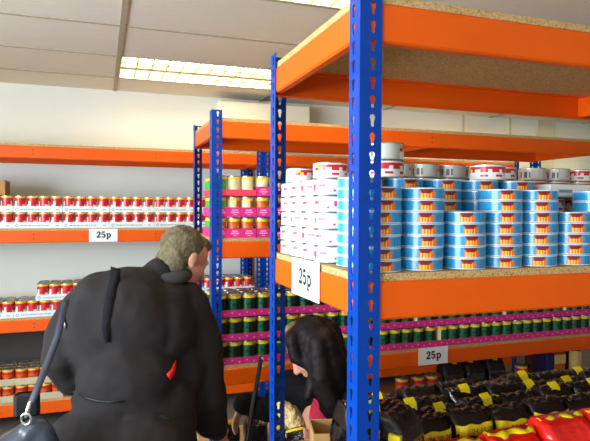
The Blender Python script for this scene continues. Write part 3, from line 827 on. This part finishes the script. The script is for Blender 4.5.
def head_prims(b, c, f, l, u, m, k=1.0):
    P = lambda x, y, z: c + f*x*k + l*y*k + u*z*k
    E = lambda p, rx, ry, rz: ellipsoid(b, p, (f*rx*k, l*ry*k, u*rz*k), m)
    E(P(-.008,0,.022), .093, .074, .088)            # cranium
    E(P(.030,0,-.035), .062, .060, .078)            # face
    E(P(.060,0,-.086), .026, .030, .026)            # chin
    E(P(.074,0,.018), .020, .052, .014)             # brow
    for s in (-1, 1):
        E(P(.056,.034*s,-.030), .026, .022, .022)   # cheeks
        E(P(-.008,.076*s,-.012), .018, .008, .032)  # ears
        E(P(-.004,.079*s,-.030), .010, .008, .012)
        E(P(.068,.031*s,-.002), .014, .015, .010)   # lids
    limb(b, [P(.086,0,.004), P(.106,0,-.034)], [.008*k, .0125*k], m, 10)     # nose
    E(P(.098,.0,-.036), .013, .017, .009)
    E(P(.084,0,-.060), .011, .024, .006); E(P(.082,0,-.069), .011, .022, .007)   # lips
def hand_prims(b, wrist, d, palm_n, side, m, k=1.0, curl=.7):
    """d along the hand, palm_n out of the palm, side towards the thumb"""
    d = Vector(d).normalized(); n = Vector(palm_n); n = (n-d*n.dot(d)).normalized(); s = d.cross(n)*side
    ellipsoid(b, wrist + d*.045*k, (d*.052*k, s*.042*k, n*.016*k), m, 10)
    for i, (L, off) in enumerate(((.072, .031), (.080, .010), (.074, -.011), (.058, -.030))):
        p = wrist + d*.086*k + s*off*k; pts = [p - d*.03*k, p]; a = 0
        for q, seg in enumerate((.45, .32, .23)):
            a += curl*(.6+.12*i); dd = d*math.cos(a) + n*math.sin(a); p = p + dd*L*seg*k; pts.append(p)
        limb(b, pts, [.0095*k, .0092*k, .0085*k, .0078*k, .0068*k], m, 8)
    t0 = wrist + d*.022*k + s*.030*k; t1 = t0 + (d*.5+s*.6+n*.35).normalized()*.042*k; t2 = t1 + (d*.8+s*.1+n*.5).normalized()*.034*k; t3 = t2 + (d*.8-s*.1+n*.6).normalized()*.024*k
    limb(b, [t0, t1, t2, t3], [.014*k, .0115*k, .0095*k, .0078*k], m, 8)
def eyes(parent, c, f, l, u, k=1.0):
    for s in (-1, 1):
        b = MB(); ellipsoid(b, c + f*.072*k + l*.031*s*k - u*.002*k, (f*.0112*k, l*.0115*k, u*.0085*k), M['eye'], 8)
        e = b.build('eye', parent)
        b = MB(); ellipsoid(b, c + f*.0815*k + l*.031*s*k - u*.003*k, (f*.003*k, l*.005*k, u*.005*k), M['black'], 6); b.build('iris', e)
Z = Vector((0,0,1))
# ---- the stooping man
man = empty('person', (0,0,0))
tag(man, 'grey-haired man in a dark jacket stooping with his back to the viewer', 'person')
A = lambda x, y, d: at(x, y, d)
hd = (_r*.62 + _f*.78).normalized(); lf = Z.cross(hd)       # heading and his left
pel = A(136, 425, 1.93); nk = A(158, 279, 2.10); hc = A(185, 258, 2.17)
sL, eL, wL = A(80, 312, 2.0), A(60, 358, 1.95), A(98, 392, 2.22)
sR, eR, wR = A(184, 304, 2.12), A(207, 402, 2.12), A(217, 432, 2.24)
hfr = frame(_r*.66 + _f*.58 - Z*.50, Z*.9 + hd*.35)
kn = []; an = []
for s in (1, -1):
    hip = pel + lf*.095*s - Z*.03
    k_ = Vector((hip.x, hip.y, .44)) + hd*.10; a_ = Vector((hip.x, hip.y, .09)) - hd*.03
    kn.append((hip, k_, a_))
b = MB(); sk = M['skin']
head_prims(b, hc, *hfr, sk)
limb(b, [hc - hfr[2]*.07 - hfr[0]*.02, nk], [.055, .062], sk)
mid = (pel+nk)/2
for c, r in ((nk*.55+pel*.45, .085), (mid, .085), (pel, .10)): ellipsoid(b, c, (lf*r*1.15, hd*r*.75, Z*r*1.4), sk)
for s_, e_, w_ in ((sL, eL, wL), (sR, eR, wR)):
    limb(b, [nk - Z*.09, s_ - Z*.03], [.045, .04], sk); limb(b, [s_ - Z*.03, e_, w_], [.04, .036, .028], sk)
for h_, k_, a_ in kn: limb(b, [h_, k_, a_], [.075, .055, .038], sk); limb(b, [a_ - Z*.03, a_ - Z*.045 + hd*.14], [.035, .03], sk)
dR = (A(224, 452, 2.27)-wR).normalized(); hand_prims(b, wR, dR, (-_r*.6-Z*.2+_f*.5), 1, sk, 1.02, .45)
dL = (A(112, 400, 2.38)-wL).normalized(); hand_prims(b, wL, dL, _r, -1, sk, 1.0, .8)
body = finish(b, 'body', man, .0055, 2)
eyes(man, hc, *hfr)
# jacket
b = MB(); jm = M['jacket']
R_, U_, F_ = RT, UP, FW
el = lambda x, y, d, a, c_, e, m=jm: ellipsoid(b, A(x, y, d), (R_*a, U_*c_, F_*e), m)
el(121, 330, 1.99, .205, .215, .15); el(128, 297, 2.04, .165, .115, .13); el(104, 305, 2.01, .12, .125, .13)
el(165, 300, 2.10, .09, .085, .10); el(166, 330, 2.04, .11, .16, .12); el(170, 300, 2.06, .08, .075, .09); el(140, 447, 1.92, .2, .17, .2); el(108, 446, 1.90, .215, .16, .19); el(150, 420, 1.98, .17, .2, .15); el(128, 385, 1.95, .175, .19, .15); el(136, 432, 1.94, .195, .15, .16); el(176, 365, 2.08, .12, .20, .11)
el(122, 398, 1.95, .178, .035, .155)
limb(b, [sL + Z*.005, A(66, 338, 1.98), eL, A(74, 380, 2.02), wL], [.078, .074, .068, .055, .046], jm)
limb(b, [sR, A(202, 350, 2.13), eR + Z*.0, A(212, 421, 2.18), wR - (wR-eR).normalized()*.02], [.088, .082, .076, .064, .048], jm)
limb(b, [sL, nk - Z*.045, sR], [.08, .085, .085], jm); limb(b, [nk - Z*.06, nk + (hc-nk)*.12], [.09, .078], jm)
jk = finish(b, 'jacket', man, .009, 7, (.034, .17)); jk['label'] = 'dark charcoal jacket'
b = MB()
cb = nk + (hc-nk)*.22
ring = [cb + (lf*math.cos(q)*.078 + (hd*.9+Z*.1)*math.sin(q)*.078 + hfr[0]*.012) for q in [2*PI*i/18 for i in range(19)]]
limb(b, ring, [.026]*19, M['collar'], 10); finish(b, 'collar', man, .007, 3)
b = MB(); f_, l_, u_ = hfr
ellipsoid(b, hc - f_*.030 + u_*.030, (f_*.088, l_*.082, u_*.090), M['hairgrey']); ellipsoid(b, hc - f_*.048 - u_*.030, (f_*.056, l_*.080, u_*.074), M['hairgrey'])
ellipsoid(b, hc + f_*.03 + u_*.078, (f_*.052, l_*.062, u_*.032), M['hairgrey'])
hg = finish(b, 'hair', man, .006, 3, (.012, .03))
b = MB()
for h_, k_, a_ in kn: limb(b, [h_ + Z*.02, k_, a_ + Z*.02], [.09, .075, .062], M['trousers'])
ellipsoid(b, pel - Z*.03, (lf*.15, hd*.10, Z*.11), M['trousers']); finish(b, 'trousers', man, .01, 4)
for h_, k_, a_ in kn:
    b = MB(); g0 = Vector((a_.x, a_.y, .045)); limb(b, [g0 - hd*.03, g0 + hd*.15], [.046, .04], M['shoe']); b.box((g0.x-.03, g0.y-.03, 0), (g0.x+.03, g0.y+.03, .02), M['shoe'])
    limb(b, [g0 + Z*.01, g0 + Z*.07], [.045, .045], M['shoe']); finish(b, 'shoe', man, .008, 3)
bpy.context.view_layer.update()
dgp = bpy.context.evaluated_depsgraph_get()
def surf(o, px, py):
    oe = o.evaluated_get(dgp); d = (at(px, py, 1.0)-CAM).normalized()
    ok, loc, nor, _ = oe.ray_cast(CAM, d); return (loc, nor) if ok else (at(px, py, 1.9), -FW)
def strip_on(o, pix, w, m, lift=.006):
    """narrow band lying on a surface along a pixel path"""
    b = MB(); pts = []
    for x, y in pix:
        p, n = surf(o, x, y); pts.append((p + n*lift, n))
    L = []; 
    for i, (p, n) in enumerate(pts):
        t = (pts[min(i+1, len(pts)-1)][0]-pts[max(i-1, 0)][0]).normalized(); s = t.cross(n).normalized(); ww = w[i] if isinstance(w, (list, tuple)) else w
        L.append((p - s*ww/2, p + s*ww/2))
    k = b.add([q for pr in L for q in pr])
    for i in range(len(L)-1): b.face([k+2*i, k+2*i+1, k+2*i+3, k+2*i+2], m, True)
    return b
o = strip_on(jk, [(174, 360), (173, 366), (171, 372), (167, 377)], [.006, .014, .022, .024], M['redtag'], .008).build('fabric_tag', man); solid(o, .003); o['label'] = 'small red fabric tag'
o = strip_on(jk, [(116, 268), (115, 280), (111, 296), (108, 312), (106, 328), (108, 342)], [.034, .036, .034, .03, .026, .018], M['coat'], .003).build('back_strap', man); solid(o, .003); o['label'] = 'dark strap down the back'
o = strip_on(jk, [(62, 318), (64, 322), (67, 327)], [.016, .02, .012], M['chrome'], .006).build('zip_pull', man); solid(o, .004); o['label'] = 'pale metal zip pull'
o = strip_on(jk, [(80, 394), (88, 398), (98, 401), (110, 402), (124, 401)], .006, M['black'], .003).build('waist_seam', man); solid(o, .003)
# ---- his shoulder bag
bag = empty('shoulder_bag', A(16, 455, 1.62)); tag(bag, 'dark shoulder bag with chrome ring hanging at left of the stooping man', 'bag')
org = bag.location.copy()
def loc_of(p): return p - org
b = MB(); 
limb(b, [loc_of(A(36, 428, 1.62)), loc_of(A(12, 455, 1.62)), loc_of(A(-10, 490, 1.62))], [.035, .075, .10], M['leather']); limb(b, [loc_of(A(44, 432, 1.62)), loc_of(A(46, 470, 1.62)), loc_of(A(40, 520, 1.62))], [.03, .06, .08], M['leather'])
finish(b, 'bag_body', bag, .008, 4, (.012, .05))
b = MB(); q = loc_of(A(27, 404, 1.65)); b.bevbox((q.x-.036, q.y-.014, q.z-.040), (q.x+.036, q.y+.014, q.z+.036), M['black'], .010); b.build('flap', bag)
b = MB(); pth = [A(66, 300, 1.86), A(58, 335, 1.80), A(48, 362, 1.74), A(40, 382, 1.68), A(31, 404, 1.61)]
kk = []
for i, p in enumerate(pth):
    t = (pth[min(i+1, 4)]-pth[max(i-1, 0)]).normalized(); s = t.cross(FW).normalized(); kk.append((loc_of(p - s*.011), loc_of(p + s*.011)))
k0 = b.add([q for pr in kk for q in pr])
for i in range(4): b.face([k0+2*i, k0+2*i+1, k0+2*i+3, k0+2*i+2], M['strap'], True)
solid(b.build('strap', bag), .004)
b = MB(); limb(b, [loc_of(A(30, 403, 1.595)), loc_of(A(28, 410, 1.59)), loc_of(A(26, 416, 1.59))], [.006, .007, .006], M['chrome'], 8)
c0 = loc_of(A(26, 419, 1.585)); b.tube([c0 + RT*.014*math.cos(2*PI*i/16) + UP*.016*math.sin(2*PI*i/16) for i in range(17)], .0035, M['chrome'], 8, False); o = b.build('ring_clasp', bag); o['label'] = 'chrome ring clasp'
# ---- the crouching woman
wom = empty('person', (0,0,0)); tag(wom, 'dark-haired woman in a black coat and red top crouching behind the near rack', 'person')
hw = (-_r*.64 - _f*.70).normalized(); lw = Z.cross(hw)
whc = A(311, 348, 2.13); wnk = A(322, 384, 2.16); wch = A(331, 422, 2.18); wpe = Vector((wch.x, wch.y, 0.33)) - hw*.16 
wf = frame(-_r*.82 - _f*.10 - Z*.72, Z)
wsL = wnk + lw*.165 - Z*.045; wsR = wnk - lw*.165 - Z*.045
weL = wsL + hw*.10 - Z*.24; wwL = A(322, 446, 1.90)
weR = A(268, 410, 2.47); wwR = A(243, 404, 2.46)
wl = []
for s in (1, -1):
    hip = wpe + lw*.09*s; k_ = hip + hw*.38 + Z*.17 + lw*.05*s; a_ = Vector((hip.x, hip.y, .09)) + hw*.10 + lw*.04*s; wl.append((hip, k_, a_))
b = MB(); head_prims(b, whc, *wf, sk, .96)
limb(b, [whc - wf[2]*.06 - wf[0]*.02, wnk - Z*.02], [.045, .052], sk)
for c, r in ((wch, .115), ((wch+wpe)/2, .105), (wpe, .13)): ellipsoid(b, c, (lw*r*1.15, hw*r*.8, Z*r*1.15), sk)
for s_, e_, w_ in ((wsL, weL, wwL), (wsR, weR, wwR)):
    limb(b, [wnk - Z*.085 - hw*.02, s_ - Z*.02], [.035, .035], sk); limb(b, [s_, e_, w_], [.042, .034, .025], sk)
for h_, k_, a_ in wl: limb(b, [h_, k_, a_], [.075, .052, .036], sk); limb(b, [a_ - Z*.03, a_ - Z*.05 + hw*.13], [.032, .028], sk)
hand_prims(b, wwL, (-_r*.75 + Z*.35 - _f*.1), (_f), 1, sk, .9, .8); hand_prims(b, wwR, A(234, 424, 2.46)-wwR, (_r*.8-_f*.3), -1, sk, .85, .3)
finish(b, 'body', wom, .0055, 2); eyes(wom, whc, *wf, .96)
b = MB(); cm = M['coat']
ellipsoid(b, wch - hw*.02, (lw*.17, hw*.10, Z*.15), cm); ellipsoid(b, (wch+wpe)/2, (lw*.15, hw*.12, Z*.17), cm); ellipsoid(b, wpe, (lw*.175, hw*.15, Z*.14), cm)
limb(b, [wsL, weL, wwL - (wwL-weL).normalized()*.03], [.068, .058, .044], cm); limb(b, [wsR, weR, wwR], [.068, .056, .046], cm)
limb(b, [wsL, wnk - Z*.065 - hw*.04, wsR], [.068, .066, .068], cm); finish(b, 'coat', wom, .009, 5, (.015, .07))
b = MB(); ellipsoid(b, wch + hw*.068 + Z*.040 + lw*.012, (lw*.055, hw*.045, Z*.085), M['redtop']); finish(b, 'top', wom, .007, 3)
b = MB(); f_, l_, u_ = wf; hm = M['hairdark']
ellipsoid(b, whc - f_*.022 + u_*.030, (f_*.094, l_*.086, u_*.090), hm)
for (a0, a1, a2, r) in (((-.02,.085,.02), (-.035,.090,-.10), (-.09,.09,-.25), (.040,.05,.045)), ((.015,.082,.0), (-.005,.092,-.09), (-.04,.10,-.2), (.022,.028,.02)), ((-.06,.06,.0), (-.085,.06,-.11), (-.11,.05,-.28), (.055,.065,.06)),
                        ((-.08,0,0), (-.11,0,-.11), (-.12,.0,-.29), (.06,.065,.06)), ((-.02,-.085,.02), (-.02,-.092,-.09), (-.03,-.10,-.2), (.03,.034,.024)), ((-.06,-.06,0), (-.08,-.07,-.11), (-.08,-.07,-.24), (.04,.045,.03))):
    limb(b, [whc + f_*p[0] + l_*p[1] + Z*p[2] for p in (a0, a1, a2)], list(r), hm, 12)
limb(b, [whc + f_*.03 + l_*.05 + u_*.085, whc + f_*.062 + l_*.058 + u_*.03, whc + f_*.036 + l_*.080 - u_*.05, whc + f_*.03 + l_*.095 - Z*.13], [.03, .026, .024, .022], hm, 12)
finish(b, 'hair', wom, .006, 10, (.010, .05))
b = MB(); pts = [whc + f_*(.055-.022*i) + u_*(.118-.004*(i-2)**2) + l_*.004 for i in range(5)]
limb(b, pts, [.006,.012,.015,.013,.007], M['hairlight'], 8); o = finish(b, 'hair_highlight', wom, .005, 2); o['label'] = 'lighter hair along the parting'
b = MB(); limb(b, [A(284, 409, 1.95), A(292, 416, 1.94), A(299, 428, 1.93)], [.030, .034, .028], M['fur']); o = finish(b, 'fur_trim', wom, .006, 2, (.014, .02)); o['label'] = 'beige fur trim'
b = MB()
for h_, k_, a_ in wl: limb(b, [h_, k_, a_ + Z*.01], [.10, .07, .05], M['trousers'])
finish(b, 'trousers', wom, .01, 4)
for h_, k_, a_ in wl:
    b = MB(); g0 = Vector((a_.x, a_.y, .042)); limb(b, [g0 - hw*.03, g0 + hw*.14], [.042, .036], M['shoe']); b.box((g0.x-.03, g0.y-.03, 0), (g0.x+.03, g0.y+.03, .02), M['shoe']); limb(b, [g0 + Z*.01, g0 + Z*.06], [.042, .04], M['shoe']); finish(b, 'shoe', wom, .008, 3)
# pack in her hand
pk = empty('food_packet', A(292, 441, 1.80)); tag(pk, 'black packet with yellow edge held in the crouching woman\'s hand', 'packet')
b = MB(); p0 = pk.location
c = [A(286, 433, 1.80)-p0, A(303, 428.5, 1.79)-p0, A(305, 448, 1.79)-p0, A(288, 452, 1.80)-p0]
n = FW*.03; k0 = b.add(c + [q + n for q in c])
for q in ((0,1,2,3),(7,6,5,4),(0,4,5,1),(1,5,6,2),(2,6,7,3),(3,7,4,0)): b.face([k0+i for i in q], M['baggloss'])
b.build('pouch', pk)
b = MB(); b.tube([c[0] + UP*.002, (c[0]+c[1])/2 + UP*.003, c[1] + UP*.002], .004, M['bagyellow'], 8); b.build('yellow_edge', pk)
# thin black pole in the aisle
pt, pb = A(261.5, 356, 2.27), A(247, 441, 2.22); dv = (pb-pt); ft = pt + dv*(pt.z/(pt.z-pb.z))
po = empty('walking_stick', ft); tag(po, 'thin black pole leaning in the aisle between man and woman', 'pole')
b = MB(); b.tube([pt-ft, (pt-ft)*.5, Vector((0,0,.02))], [.009, .0105, .009], M['black'], 12); b.build('shaft', po)
b = MB(); b.tube([(pt-ft)*.992 + RT*.0, (pt-ft)*.992 + RT*.0075 - FW*.012], .005, M['chrome'], 8); b.build('stud', po)
b = MB(); b.tube([Vector((0,0,.0)), Vector((0,0,.025))], .011, M['shoe'], 12); b.build('rubber_foot', po)

# ------------------------------------------------------------------ light
w = bpy.data.worlds.new('sky'); SC.world = w; w.use_nodes = True
bg = w.node_tree.nodes['Background']; bg.inputs['Color'].default_value = (0.75, 0.86, 1.0, 1); bg.inputs['Strength'].default_value = 1.0
def area(name, loc, rot, sx, sy, e, c):
    l = bpy.data.lights.new(name, 'AREA'); l.shape = 'RECTANGLE'; l.size = sx; l.size_y = sy; l.energy = e; l.color = c
    o = bpy.data.objects.new(name, l); COL.objects.link(o); o.location = loc; o.rotation_euler = rot; return o
area('window_daylight', (WX0-.25, (wy0+wy1)/2, (wz0+wz1)/2), (0, -PI/2, 0), wz1-wz0, wy1-wy0, 265, (.76, .90, 1.0))
SC.view_settings.view_transform = 'Standard'; SC.view_settings.look = 'None'; SC.view_settings.gamma = 1.0
SC.view_settings.use_curve_mapping = False; SC.view_settings.exposure = 0.76
